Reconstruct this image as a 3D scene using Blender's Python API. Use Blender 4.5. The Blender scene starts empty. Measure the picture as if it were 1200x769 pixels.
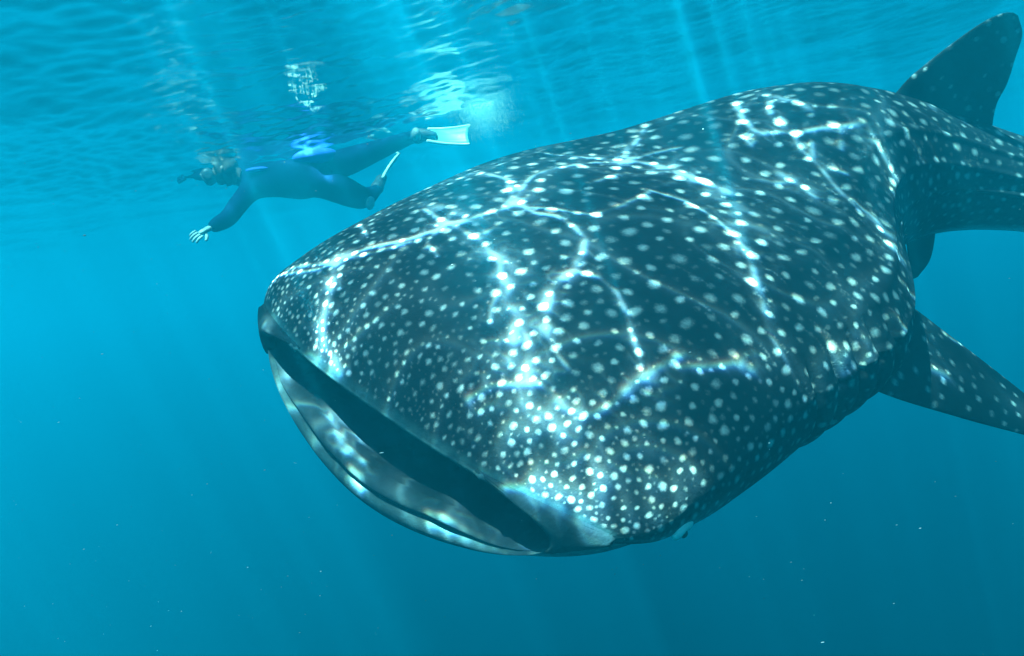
import bpy, bmesh, math, random
import numpy as np
from mathutils import Vector, Matrix
np.seterr(all='ignore')
R = math.radians
scene = bpy.context.scene
COL = scene.collection

# ------------------------------------------------------------------ camera, world, sun, exposure
FPX = 1024.5                      # focal length in pixels of the 1200 px wide frame
CAM_Z = -1.1                      # the camera hangs 1.1 m under the water surface (z = 0)
ROLL, PITCH = R(9), R(-3)
f_ = np.array([0, math.cos(PITCH), math.sin(PITCH)])
r0 = np.array([1., 0, 0]); u0 = np.array([0, -math.sin(PITCH), math.cos(PITCH)])
r_ = math.cos(ROLL) * r0 - math.sin(ROLL) * u0
u_ = math.cos(ROLL) * u0 + math.sin(ROLL) * r0
AX = np.stack([r_, f_, u_])       # rows: camera right, forward, up in the world
def W(p):                         # camera frame (right, forward, up) -> world
    return np.asarray(p, float) @ AX + np.array([0, 0, CAM_Z])
def at(x, y, d):                  # point seen at photo position x, y at depth d (metres)
    return W([(x - 600) / FPX * d, d, (384.5 - y) / FPX * d])

cd = bpy.data.cameras.new('camera'); cam = bpy.data.objects.new('camera', cd); COL.objects.link(cam)
cd.sensor_width = 36; cd.lens = 36 * FPX / 1200; cd.clip_start = .02; cd.clip_end = 500
M = Matrix.Identity(4)
for i in range(3):
    M[i][0] = r_[i]; M[i][1] = u_[i]; M[i][2] = -f_[i]; M[i][3] = (0, 0, CAM_Z)[i]
cam.matrix_world = M
scene.camera = cam

SUN_DIR = np.array([.20, .27, -.94]); SUN_DIR /= np.linalg.norm(SUN_DIR)     # the way the light travels
sun_el = math.asin(-SUN_DIR[2]); sun_az = math.atan2(-SUN_DIR[0], -SUN_DIR[1])
world = bpy.data.worlds.new('World'); scene.world = world; world.use_nodes = True
wn = world.node_tree; bg = wn.nodes['Background']
sky = wn.nodes.new('ShaderNodeTexSky'); sky.sky_type = 'NISHITA'; sky.sun_disc = False
sky.sun_elevation = sun_el; sky.sun_rotation = sun_az
wn.links.new(sky.outputs[0], bg.inputs[0]); bg.inputs[1].default_value = .05
sd = bpy.data.lights.new('sun', 'SUN'); sd.energy = 5; sd.angle = R(.4); sd.color = (1, .96, .9)
sun = bpy.data.objects.new('sun', sd); COL.objects.link(sun)
sun.rotation_euler = Vector(SUN_DIR).to_track_quat('-Z', 'Y').to_euler(); sun.location = (0, -5, 8)
scene.view_settings.view_transform = 'Standard'; scene.view_settings.look = 'None'
scene.view_settings.gamma = 1; scene.view_settings.exposure = 2.95
scene.render.engine = 'CYCLES'
cy = scene.cycles
cy.use_denoising = True; cy.max_bounces = 8; cy.volume_bounces = 0; cy.transparent_max_bounces = 12
cy.diffuse_bounces = 2; cy.glossy_bounces = 3
cy.use_fast_gi = False; cy.sample_clamp_indirect = 6

# ------------------------------------------------------------------ helpers
def tag(o, label=None, category=None, group=None, kind=None):
    for k, v in (('label', label), ('category', category), ('group', group), ('kind', kind)):
        if v: o[k] = v
    return o
def empty(name, loc, **k):
    o = bpy.data.objects.new(name, None); COL.objects.link(o); o.location = loc; o.empty_display_size = .1
    return tag(o, **k)
def mesh(name, verts, faces, mats, parent=None, smooth=True, attrs=None, mat_index=None, **k):
    """verts in world coordinates; faces an (n,4)/(n,3) array or list; kept relative to the parent's location"""
    verts = np.asarray(verts, float).reshape(-1, 3)
    if parent is not None: verts = verts - np.array(parent.location)
    me = bpy.data.meshes.new(name)
    if isinstance(faces, np.ndarray):
        n, c = faces.shape
        me.vertices.add(len(verts)); me.vertices.foreach_set('co', verts.astype(np.float32).ravel())
        me.loops.add(n * c); me.loops.foreach_set('vertex_index', faces.astype(np.int32).ravel())
        me.polygons.add(n); me.polygons.foreach_set('loop_start', np.arange(0, n * c, c, dtype=np.int32))
        me.polygons.foreach_set('loop_total', np.full(n, c, dtype=np.int32))
        me.update(calc_edges=True); me.validate()
    else:
        me.from_pydata(verts.tolist(), [], faces); me.update()
    for m in (mats if isinstance(mats, (list, tuple)) else [mats]): me.materials.append(m)
    if mat_index is not None: me.polygons.foreach_set('material_index', np.asarray(mat_index, np.int32))
    me.polygons.foreach_set('use_smooth', np.full(len(me.polygons), smooth))
    for nme, a in (attrs or {}).items():
        at_ = me.color_attributes.new(nme, 'FLOAT_COLOR', 'POINT')
        at_.data.foreach_set('color', np.asarray(a, np.float32).ravel())
    o = bpy.data.objects.new(name, me); COL.objects.link(o)
    if parent is not None: o.parent = parent
    return tag(o, **k)
def grid_faces(n, m, wrap=False, off=0):
    i = np.arange(n - 1)[:, None]; j = np.arange(m if wrap else m - 1)[None, :]; j2 = (j + 1) % m
    return (np.stack([i * m + j, i * m + j2, (i + 1) * m + j2, (i + 1) * m + j], -1).reshape(-1, 4) + off)
def axis(*segs):                  # (start, end, step) runs
    out = [segs[0][0]]
    for a, b, st in segs:
        n = max(1, int(round((b - a) / st))); out += list(np.linspace(a, b, n + 1)[1:])
    return np.array(out)
def smooth01(x): x = np.clip(x, 0, 1); return x * x * (3 - 2 * x)
class NT:                         # small node-tree builder
    def __init__(s, name):
        s.m = bpy.data.materials.new(name); s.m.use_nodes = True; s.t = s.m.node_tree; s.t.nodes.clear()
        s.out = s.n('ShaderNodeOutputMaterial')
    def n(s, typ, **k):
        x = s.t.nodes.new(typ)
        for a, v in k.items(): setattr(x, a, v)
        return x
    def l(s, a, b): s.t.links.new(a, b)
    def put(s, sock, v):
        if isinstance(v, bpy.types.NodeSocket): s.l(v, sock)
        elif isinstance(v, (tuple, list)) and len(v) == 3 and sock.type == 'RGBA': sock.default_value = (*v, 1)
        else: sock.default_value = v
    def math(s, op, a, b=0., c=None, clamp=False):
        x = s.n('ShaderNodeMath', operation=op, use_clamp=clamp); s.put(x.inputs[0], a); s.put(x.inputs[1], b)
        if c is not None: s.put(x.inputs[2], c)
        return x.outputs[0]
    def mix(s, f, a, b):
        x = s.n('ShaderNodeMix', data_type='RGBA'); s.put(x.inputs[0], f); s.put(x.inputs[6], a); s.put(x.inputs[7], b); return x.outputs[2]
    def rng(s, v, a, b, c=0., d=1., smooth=True):
        x = s.n('ShaderNodeMapRange', interpolation_type='SMOOTHSTEP' if smooth else 'LINEAR')
        for i, q in enumerate((v, a, b, c, d)): s.put(x.inputs[i], q)
        return x.outputs[0]
    def noise(s, vec, scale, detail=3., rough=.55):
        x = s.n('ShaderNodeTexNoise'); s.put(x.inputs['Vector'], vec); x.inputs['Scale'].default_value = scale
        x.inputs['Detail'].default_value = detail; x.inputs['Roughness'].default_value = rough; return x.outputs['Fac']
    def pos(s): return s.n('ShaderNodeTexCoord').outputs['Object']
    def attr(s, name): return s.n('ShaderNodeAttribute', attribute_name=name)
    def sep(s, c):
        x = s.n('ShaderNodeSeparateColor'); s.l(c, x.inputs[0]); return x.outputs
    def bump(s, h, strength, dist, normal=None):
        x = s.n('ShaderNodeBump'); s.put(x.inputs['Strength'], strength); x.inputs['Distance'].default_value = dist; s.l(h, x.inputs['Height'])
        if normal: s.l(normal, x.inputs['Normal'])
        return x.outputs[0]
    def principled(s, col, rough=.5, spec=.3, normal=None):
        x = s.n('ShaderNodeBsdfPrincipled'); s.put(x.inputs['Base Color'], col); s.put(x.inputs['Roughness'], rough)
        x.inputs['Specular IOR Level'].default_value = spec
        if normal: s.l(normal, x.inputs['Normal'])
        s.l(x.outputs[0], s.out.inputs[0]); return x
def plain(name, col, rough=.5, var=.25, scale=20, spec=.3):
    t = NT(name); nz = t.noise(t.pos(), scale, 4.)
    c = t.mix(nz, tuple(v * (1 - var) for v in col), tuple(min(1, v * (1 + var)) for v in col))
    t.principled(c, rough, spec, t.bump(nz, .25, .004)); return t.m

rng = np.random.default_rng(7)
# ------------------------------------------------------------------ the water body
HX, HZ = 60., 24.
t = NT('sea_water_volume'); pv = t.n('ShaderNodeVolumePrincipled')
pv.inputs['Color'].default_value = (.001, .168, .255, 1); pv.inputs['Density'].default_value = .33
pv.inputs['Absorption Color'].default_value = (0, .56, .78, 1)          # red is swallowed first
pv.inputs['Anisotropy'].default_value = .5
t.l(pv.outputs[0], t.out.inputs['Volume'])
bx = np.array([[x, y, z] for x in (-HX, HX) for y in (-HX, HX) for z in (-HZ, .25)])
mesh('haze', bx, [[0, 1, 3, 2], [4, 6, 7, 5], [0, 4, 5, 1], [2, 3, 7, 6], [0, 2, 6, 4], [1, 5, 7, 3]], t.m, smooth=False,
     kind='stuff', label='clear blue sea water filling the whole view', category='water')

# ------------------------------------------------------------------ the water surface
gx = axis((-58, -20, 3), (-20, -6, .5), (-6, -3.1, .06), (-3.1, -1.2, .02), (-1.2, 2.1, .0058), (2.1, 3.2, .016), (3.2, 4, .03), (4, 8, .1), (8, 20, .8), (20, 58, 3.5))
gy = axis((-58, -10, 4), (-10, -3, .7), (-3, 1.4, .06), (1.4, 3.75, .0058), (3.75, 7.2, .02), (7.2, 9, .06), (9, 15, .25), (15, 24, 1), (24, 58, 3.5))
GX, GY = np.meshgrid(gx, gy, indexing='ij')
Z = np.zeros_like(GX); wr = np.random.default_rng(11)
SW = at(330, 175, 5.95)[:2]        # the swimmer stirs the surface
stir = 1 + 1.3 * np.exp(-(((GX - SW[0]) / 1.5) ** 2 + ((GY - SW[1]) / 1.1) ** 2))
cell = np.maximum(np.gradient(gx)[:, None] * np.ones_like(GY), np.gradient(gy)[None, :] * np.ones_like(GX))
for k in range(46):
    lam = .09 * (1.9 / .09) ** wr.random(); a = wr.normal(.5, .95); kx, ky = math.cos(a) * 2 * math.pi / lam, math.sin(a) * 2 * math.pi / lam
    amp = .0042 * lam ** .85 * wr.uniform(.6, 1.3)
    w_ = smooth01((lam / cell - 3) / 3)
    Z += amp * w_ * np.sin(kx * GX + ky * GY + wr.random() * 6.28) * (stir if lam < .5 else 1)
Z *= .85
LIGHT_LINES = [  # sunlight lines painted into the surface's transmission colour: width, strength, x, y (metres)
    (0.0133, 0.90, [-0.721, 2.590, -0.734, 2.509, -0.750, 2.443, -0.773, 2.380, -0.807, 2.325, -0.812, 2.280, -0.817, 2.238, -0.800, 2.192, -0.784, 2.149]),
    (0.0267, 0.35, [-0.721, 2.590, -0.734, 2.509, -0.750, 2.443, -0.778, 2.384, -0.799, 2.353, -0.820, 2.327, -0.825, 2.257, -0.817, 2.216, -0.808, 2.177]),
    (0.0090, 1.00, [-0.981, 2.696, -0.929, 2.664, -0.885, 2.662, -0.816, 2.595, -0.753, 2.551, -0.706, 2.549, -0.660, 2.547, -0.615, 2.549, -0.567, 2.539, -0.519, 2.533, -0.472, 2.532, -0.429, 2.543, -0.385, 2.556, -0.334, 2.588, -0.293, 2.598, -0.252, 2.610, -0.195, 2.629, -0.136, 2.651, -0.101, 2.678]),
    (0.0070, 0.60, [-0.920, 2.645, -0.848, 2.579, -0.784, 2.537, -0.707, 2.543, -0.647, 2.521, -0.589, 2.504, -0.531, 2.503, -0.474, 2.509]),
    (0.0074, 0.40, [-0.611, 2.654, -0.647, 2.847]),
    (0.0195, 0.90, [-0.366, 2.601, -0.334, 2.588, -0.284, 2.588]),
    (0.0086, 0.80, [-0.404, 2.754, -0.367, 2.666, -0.334, 2.588]),
    (0.0289, 0.22, [-0.392, 2.794, -0.326, 2.699, -0.290, 2.638]),
    (0.0106, 0.80, [-0.334, 2.588, -0.295, 2.513, -0.255, 2.436, -0.233, 2.352, -0.233, 2.237]),
    (0.0082, 0.50, [-0.426, 2.455, -0.411, 2.505, -0.371, 2.563]),
    (0.0066, 0.40, [-0.417, 2.462, -0.402, 2.396]),
    (0.0060, 0.50, [-0.233, 2.237, -0.266, 2.170, -0.297, 2.125, -0.316, 2.073]),
    (0.0364, 0.28, [-0.266, 2.449, -0.239, 2.385, -0.213, 2.325, -0.219, 2.259, -0.224, 2.199, -0.229, 2.143, -0.240, 2.088, -0.250, 2.038, -0.260, 1.992, -0.270, 1.941, -0.279, 1.891]),
    (0.0118, 0.35, [-0.236, 2.221, -0.234, 2.162, -0.245, 2.103, -0.257, 2.050, -0.270, 1.995, -0.283, 1.944]),
    (0.0205, 0.80, [-0.278, 1.983, -0.289, 1.932]),
    (0.0068, 0.50, [-0.230, 1.999, -0.255, 1.937, -0.264, 1.903, -0.273, 1.870]),
    (0.0121, 0.80, [-0.155, 3.062, -0.092, 2.922, -0.098, 2.803, -0.101, 2.678]),
    (0.0129, 0.50, [-0.204, 3.143, -0.155, 3.062]),
    (0.0094, 0.80, [-0.101, 2.678, -0.065, 2.793, 0.003, 2.935, 0.064, 3.005, 0.121, 3.034, 0.179, 3.068, 0.266, 3.103, 0.347, 3.105]),
    (0.0236, 0.45, [-0.077, 2.862, -0.064, 2.767, -0.095, 2.691]),
    (0.0171, 1.00, [-0.114, 2.681, -0.085, 2.660]),
    (0.0073, 0.75, [-0.101, 2.678, -0.067, 2.637, -0.013, 2.621, 0.025, 2.602, 0.062, 2.583, 0.096, 2.568, 0.130, 2.555]),
    (0.0103, 0.75, [-0.101, 2.678, -0.054, 2.595, 0.003, 2.561, 0.038, 2.488, 0.051, 2.415, 0.018, 2.317, -0.029, 2.247, -0.071, 2.210, -0.118, 2.156, -0.149, 2.094, -0.166, 2.039, -0.181, 1.989]),
    (0.0151, 0.60, [0.025, 2.340, -0.029, 2.247, -0.084, 2.199]),
    (0.0190, 0.30, [-0.129, 2.165, -0.158, 2.078, -0.183, 2.004]),
    (0.0072, 0.60, [-0.029, 2.247, -0.001, 2.229, 0.028, 2.211, 0.043, 2.177, 0.057, 2.144, 0.056, 2.098, 0.055, 2.054, 0.047, 2.009, 0.040, 1.966, 0.033, 1.900]),
    (0.0057, 0.30, [-0.181, 1.989, -0.176, 1.953, -0.171, 1.919, -0.156, 1.880]),
    (0.0082, 0.50, [-0.237, 2.491, -0.199, 2.521, -0.159, 2.560]),
    (0.0084, 0.50, [0.106, 3.281, 0.164, 3.236, 0.218, 3.185, 0.261, 3.152, 0.304, 3.126, 0.347, 3.105]),
    (0.0232, 0.90, [0.274, 3.151, 0.324, 3.132, 0.375, 3.117]),
    (0.0122, 0.60, [0.347, 3.105, 0.410, 3.233, 0.475, 3.358, 0.577, 3.566]),
    (0.0085, 0.45, [0.347, 3.105, 0.417, 3.158, 0.488, 3.204, 0.557, 3.232, 0.626, 3.254]),
    (0.0258, 0.75, [0.372, 3.107, 0.416, 3.099, 0.460, 3.090, 0.491, 3.012, 0.523, 2.949, 0.563, 2.917, 0.604, 2.894, 0.629, 2.846]),
    (0.0191, 0.70, [0.523, 2.949, 0.558, 2.922, 0.594, 2.904]),
    (0.0096, 0.30, [0.425, 3.301, 0.356, 3.122, 0.291, 2.948, 0.231, 2.891, 0.173, 2.838]),
    (0.0677, 0.20, [0.508, 2.994, 0.535, 2.925, 0.565, 2.879, 0.595, 2.833, 0.597, 2.763, 0.599, 2.696, 0.602, 2.635, 0.606, 2.579]),
    (0.0084, 0.60, [0.360, 2.775, 0.406, 2.748, 0.452, 2.726, 0.489, 2.654, 0.511, 2.584, 0.520, 2.521, 0.529, 2.466, 0.512, 2.373, 0.499, 2.312, 0.486, 2.253, 0.468, 2.191, 0.449, 2.138, 0.432, 2.089]),
    (0.0072, 0.30, [0.349, 2.758, 0.289, 2.693, 0.232, 2.635, 0.181, 2.599, 0.133, 2.567]),
    (0.0283, 0.28, [0.552, 2.562, 0.511, 2.423]),
    (0.0135, 0.40, [0.534, 2.431, 0.514, 2.365, 0.494, 2.302, 0.465, 2.203]),
    (0.0147, 0.80, [0.971, 3.576, 0.941, 3.453, 0.924, 3.314, 0.939, 3.260]),
    (0.0149, 0.70, [1.116, 3.589, 1.061, 3.449, 1.028, 3.352, 1.045, 3.317]),
    (0.0229, 0.35, [1.135, 3.590, 1.176, 3.479, 1.199, 3.419]),
    (0.0124, 0.60, [0.915, 3.258, 1.005, 3.272, 1.060, 3.250, 1.031, 3.129, 1.045, 3.064]),
    (0.0106, 0.50, [0.939, 3.260, 0.867, 3.191, 0.859, 3.260]),
    (0.0128, 0.60, [1.057, 3.244, 1.114, 3.258, 1.172, 3.272, 1.223, 3.276, 1.278, 3.284, 1.346, 3.308, 1.378, 3.309, 1.358, 3.211, 1.363, 3.196, 1.363, 3.169, 1.358, 3.121, 1.303, 3.049]),
    (0.0294, 0.25, [1.358, 3.211, 1.361, 3.187, 1.361, 3.157, 1.358, 3.121]),
    (0.0104, 0.40, [1.098, 3.195, 1.052, 3.090, 1.071, 3.028, 1.125, 3.018]),
    (0.0131, 0.50, [0.761, 2.955, 0.822, 2.923, 0.899, 2.927, 0.914, 2.883, 0.930, 2.843]),
    (0.0297, 0.35, [0.880, 2.984, 0.903, 2.936, 0.926, 2.892]),
    (0.0101, 0.40, [1.045, 3.064, 1.043, 3.003, 1.042, 2.947, 1.048, 2.889, 1.051, 2.827]),
    (0.0108, 0.35, [1.252, 3.268, 1.183, 3.146]),
    (0.0229, 0.60, [1.111, 2.794, 1.107, 2.740, 1.090, 2.677]),
    (0.0099, 0.40, [1.065, 2.851, 1.091, 2.828, 1.111, 2.794]),
    (0.0072, 0.90, [-0.435, 1.880, -0.402, 1.883, -0.358, 1.882, -0.303, 1.870, -0.249, 1.860]),
    (0.0348, 0.25, [-0.286, 1.823, -0.258, 1.805, -0.231, 1.789, -0.206, 1.769, -0.182, 1.751]),
    (0.0195, 0.40, [-0.262, 1.796, -0.237, 1.764, -0.243, 1.736]),
    (0.0088, 0.50, [-0.249, 1.860, -0.219, 1.820, -0.206, 1.785]),
    (0.0598, 0.15, [-0.350, 1.783, -0.330, 1.758, -0.310, 1.734, -0.290, 1.711, -0.278, 1.691, -0.265, 1.673, -0.253, 1.655, -0.240, 1.638, -0.228, 1.623, -0.216, 1.608]),
    (0.0072, 0.90, [-0.174, 1.760, -0.131, 1.771, -0.093, 1.785, -0.063, 1.805, -0.033, 1.826, 0.002, 1.847, 0.037, 1.870, 0.071, 1.893, 0.105, 1.917, 0.141, 1.942]),
    (0.0134, 0.50, [-0.048, 1.815, -0.016, 1.834, 0.017, 1.855, 0.051, 1.878]),
    (0.0059, 0.50, [0.125, 1.906, 0.159, 1.914, 0.194, 1.922, 0.229, 1.932, 0.264, 1.945, 0.300, 1.959]),
    (0.0085, 0.60, [0.292, 1.945, 0.321, 1.984, 0.352, 1.997, 0.345, 1.970, 0.314, 1.949]),
    (0.0065, 0.50, [0.431, 2.067, 0.438, 2.028, 0.441, 1.996, 0.444, 1.978]),
    (0.0298, 0.55, [-0.355, 1.687, -0.329, 1.668, -0.304, 1.651, -0.281, 1.638, -0.257, 1.626, -0.234, 1.615]),
    (0.0149, 0.25, [-0.185, 1.604, -0.159, 1.596, -0.132, 1.590, -0.103, 1.592, -0.073, 1.598, -0.013, 1.629]),
    (0.0299, 0.18, [-0.193, 1.641, -0.172, 1.629, -0.151, 1.618, -0.130, 1.608, -0.088, 1.614, -0.046, 1.626, -0.003, 1.647, 0.040, 1.670]),
    (0.0111, 0.35, [0.741, 2.214, 0.727, 2.174, 0.700, 2.156]),
    (0.0095, 0.30, [0.614, 2.105, 0.654, 2.139, 0.702, 2.193, 0.747, 2.252]),
    (0.0080, 0.40, [0.603, 2.133, 0.606, 2.116, 0.610, 2.101]),
    (0.0103, 0.35, [-0.891, 2.217, -0.875, 2.163, -0.861, 2.114, -0.836, 2.080, -0.811, 2.043]),
    (0.0076, 0.25, [-0.865, 2.085, -0.838, 2.062, -0.811, 2.036]),
    (0.0100, 0.80, [-0.856, 2.015, -0.840, 1.989]),
    (0.0093, 0.70, [-0.668, 1.820, -0.621, 1.793, -0.595, 1.772]),
    (0.0114, 0.15, [-0.597, 1.768, -0.568, 1.750, -0.540, 1.731]),
    (0.0078, 0.70, [-0.418, 1.693, -0.374, 1.683]),
    (0.0142, 0.20, [-1.020, 2.500, -1.015, 2.457, -1.005, 2.400]),
    (0.0118, 0.60, [0.919, 2.337]),
    (0.0135, 0.60, [1.115, 2.695]),
    (0.0133, 0.50, [1.051, 2.542, 1.124, 2.555]),
    (0.0107, 0.40, [1.277, 2.787, 1.321, 2.779]),
    (0.0130, 0.50, [1.976, 3.703, 1.975, 3.708, 1.975, 3.718, 1.960, 3.730, 1.944, 3.741]),
    (0.0172, 0.30, [1.896, 3.728, 1.880, 3.738, 1.842, 3.708]),
    (0.0237, 0.90, [-1.150, 5.874, -1.112, 5.838, -1.062, 5.843]),
    (0.0229, 0.12, [-1.937, 5.393])]
def field(n, l0, l1, seed):
    r = np.random.default_rng(seed); f = np.zeros_like(GX)
    for k in range(n):
        lam = l0*(l1/l0)**r.random(); a = r.random()*6.283; f += np.sin((np.cos(a)*GX+np.sin(a)*GY)*6.283/lam+r.random()*6.283)
    return f/math.sqrt(n)
BASE, GAIN = .10, 10.0
web = np.zeros_like(GX)  # loose net of caustic light, also painted into the transmission
for sd_, l0, wd in ((3, .35, .085), (5, .5, .07)):
    f = field(14, l0, l0*2.4, sd_); gr = .55+.45*np.tanh(field(8, .7, 1.6, sd_+20))
    web += gr*(.75*np.exp(-(f/wd)**2)+.28*np.exp(-(f/(wd*3.5))**2))
web *= smooth01((.045-cell)/.02)
gran = np.maximum(.15, .72+.62*np.tanh(1.4*field(24, .035, .14, 41)))                         # uneven brightness along the painted lines
fib = np.exp(-(field(12, .05, .12, 43)/.22)**2)
line = np.zeros_like(GX)
for w, I, xy in LIGHT_LINES:
    q = np.array(xy).reshape(-1, 2)
    if len(q) < 2: q = np.concatenate([q, q+.004])
    w = max(w, .0045); acc = {}
    L = np.zeros_like(GX[:1, :1])
    x0, x1 = np.searchsorted(gx, [q[:, 0].min()-8*w-.02, q[:, 0].max()+8*w+.02]); y0, y1 = np.searchsorted(gy, [q[:, 1].min()-8*w-.02, q[:, 1].max()+8*w+.02])
    X, Y = GX[x0:x1, y0:y1], GY[x0:x1, y0:y1]; best = np.full(X.shape, 9.)
    for a, b in zip(q[:-1], q[1:]):
        d = b-a; l2 = (d*d).sum()+1e-12
        u = np.clip(((X-a[0])*d[0]+(Y-a[1])*d[1])/l2, 0, 1)
        best = np.minimum(best, np.hypot(X-a[0]-u*d[0], Y-a[1]-u*d[1]))
    e = best/w
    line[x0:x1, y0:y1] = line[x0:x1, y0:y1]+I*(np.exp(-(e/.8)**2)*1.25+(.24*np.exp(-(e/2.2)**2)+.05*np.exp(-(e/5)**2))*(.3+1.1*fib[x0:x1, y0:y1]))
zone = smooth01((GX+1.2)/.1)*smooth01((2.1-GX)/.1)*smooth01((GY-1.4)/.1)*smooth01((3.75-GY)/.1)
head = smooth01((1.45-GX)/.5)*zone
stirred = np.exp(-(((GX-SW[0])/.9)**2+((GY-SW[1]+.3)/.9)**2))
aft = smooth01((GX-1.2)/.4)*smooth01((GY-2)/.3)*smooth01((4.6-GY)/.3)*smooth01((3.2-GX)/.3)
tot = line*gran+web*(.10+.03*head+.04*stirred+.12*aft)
for px, py, d_, r__, k_ in ((567, 133, 5.5, .12, .02), (455, 190, 6.7, .08, .03)):      # pools of extra light painted above the bubble cloud and near fin
    q = at(px, py, d_); q = q-SUN_DIR*(q[2]/SUN_DIR[2]); tot = tot+k_*np.exp(-((GX-q[0])**2+(GY-q[1])**2)/r__**2)
tot = 1.8*np.tanh(tot/1.8)
def shift(a, m):                  # colour fringes painted onto the lines, red and blue pushed apart
    out = a.copy(); sx = 1 if m > 0 else -1
    if sx > 0: out[:, sx:] = a[:, :-sx]
    if sx < 0: out[:, :sx] = a[:, -sx:]
    return np.where(zone > .5, .45*a+.55*out, a)
# transmission painted low over the shark, at the light lines' average elsewhere
dimmed = smooth01((GX+2.1)/.9)*smooth01((2.35-GX)/.9)*smooth01((GY-.5)/.9)*smooth01((4.4-GY)/.9)
LEVEL = BASE*dimmed+.85*(1-dimmed)
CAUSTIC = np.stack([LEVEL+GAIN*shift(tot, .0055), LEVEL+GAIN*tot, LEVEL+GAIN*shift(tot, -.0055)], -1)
t = NT('sea_surface')
geo = t.n('ShaderNodeTexCoord').outputs['Object']
mp = t.n('ShaderNodeMapping'); mp.inputs['Scale'].default_value = (1, 1.5, 1); mp.inputs['Rotation'].default_value = (0, 0, .5); t.l(geo, mp.inputs[0])
n1 = t.noise(mp.outputs[0], 5., 4., .6)
bn = t.bump(n1, .11, .05)
fr = t.n('ShaderNodeFresnel'); fr.inputs[0].default_value = 1.33; t.l(bn, fr.inputs['Normal'])
gl = t.n('ShaderNodeBsdfGlossy'); gl.inputs['Roughness'].default_value = .2; gl.inputs['Color'].default_value = (1, 1, 1, 1); t.l(bn, gl.inputs['Normal'])
tr = t.n('ShaderNodeBsdfTransparent'); t.l(t.attr('caustic_paint').outputs['Color'], tr.inputs[0])
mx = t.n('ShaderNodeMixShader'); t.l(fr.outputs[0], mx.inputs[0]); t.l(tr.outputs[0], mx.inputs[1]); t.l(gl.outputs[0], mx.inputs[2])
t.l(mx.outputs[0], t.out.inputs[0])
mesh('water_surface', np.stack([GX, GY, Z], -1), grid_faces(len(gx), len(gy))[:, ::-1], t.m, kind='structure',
     attrs={'caustic_paint': np.concatenate([CAUSTIC, np.ones(GX.shape + (1,))], -1)},
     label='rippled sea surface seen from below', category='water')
# ------------------------------------------------------------------ whale shark
TL = 6.0
P = [440.32, 495.975, 2.45494, 3.87147, -0.395658, -0.439653, -4.06871, 0.318304, 1024.47, 0.443112, 0.351482, 0.339257, 0.425119, -0.0043317, -0.116862, -0.0819573, 0.0430636, 0.0304479, -0.142546, -0.501224, -0.115757, -0.499768, -0.243195, -0.00651, 0.00511626, -0.0304022, -0.135575, -0.283447, -0.40296, -0.179878, -0.00922956, 0.335079, -0.00350043]
kn = [0, .02, .05, .1, .15, .2, .25, .3, .4, .5, .6, .7, .8, .9, 1.0]
W0 = [.080, .090, .098, .104, .105, .103, .098, .091, .076, .06, .046, .034, .024, .015, .008]
U0 = [.010, .028, .042, .056, .068, .078, .084, .086, .082, .070, .055, .042, .03, .02, .01]
D0 = [.028, .04, .05, .06, .066, .07, .072, .072, .066, .056, .045, .034, .024, .016, .008]
mk = [0, .06, .14, .26, .42, .6, 1.0]
def interp(x, k, v):
    x, k, v = (np.asarray(q, float) for q in (x, k, v))
    h = np.diff(k); d = np.diff(v) / h; m = np.zeros(len(k)); m[0] = d[0]; m[-1] = d[-1]
    m[1:-1] = (d[:-1] * h[1:] + d[1:] * h[:-1]) / (h[:-1] + h[1:])
    i = np.clip(np.searchsorted(k, x, side='right') - 1, 0, len(h) - 1); t = (x - k[i]) / h[i]
    return (2*t**3-3*t**2+1)*v[i] + (t**3-2*t**2+t)*h[i]*m[i] + (3*t**2-2*t**3)*v[i+1] + (t**3-t**2)*h[i]*m[i+1]
SF = np.linspace(0, 1, 1001)
g_ = np.where(SF < .62, SF, .62 + .12 * (1 - np.exp(-(SF - .62) / .12)))
ker = np.hanning(151); ker /= ker.sum()
pad = lambda a: np.convolve(np.pad(a, 75, mode='edge'), ker, 'valid')
A1 = pad(P[6] * np.maximum(g_ - P[31], 0)); A2 = pad(P[7] * np.maximum(g_ - P[31], 0))
D3 = np.stack([-np.cos(A1)*np.cos(A2), -np.sin(A1)*np.cos(A2), -np.sin(A2)], -1)
S3 = np.concatenate([np.zeros((1, 3)), np.cumsum((D3[1:] + D3[:-1]) / 2 * .001, 0)]) * TL
yaw, pit, rol = P[3], P[4], P[5]
Fv = np.array([math.cos(pit)*math.cos(yaw), math.cos(pit)*math.sin(yaw), math.sin(pit)])
Lv = np.array([-math.sin(yaw), math.cos(yaw), 0]); Uv = np.cross(Fv, Lv)
L2 = Lv*math.cos(rol) + Uv*math.sin(rol); U2 = Uv*math.cos(rol) - Lv*math.sin(rol)
NOSE = np.array([(P[0]-600)/P[8]*P[2], P[2], (384.5-P[1])/P[8]*P[2]])
BAS = np.stack([Fv, L2, U2])
def pose(p): return W(NOSE + np.asarray(p) @ BAS)          # shark frame (forward, left, up) -> world
def spine(s):
    c = np.stack([np.interp(s, SF, S3[:, i]) for i in range(3)], -1)
    a1, a2 = np.interp(s, SF, A1), np.interp(s, SF, A2)
    f = np.stack([np.cos(a1)*np.cos(a2), np.sin(a1)*np.cos(a2), np.sin(a2)], -1)
    l = np.stack([-np.sin(a1), np.cos(a1), 0*a1], -1)
    u = np.cross(f, l); tw = (P[32]*np.clip((s-.12)/.4, 0, 1)**1.5)[:, None]
    return c, f, l*np.cos(tw)+u*np.sin(tw), u*np.cos(tw)-l*np.sin(tw)
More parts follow.
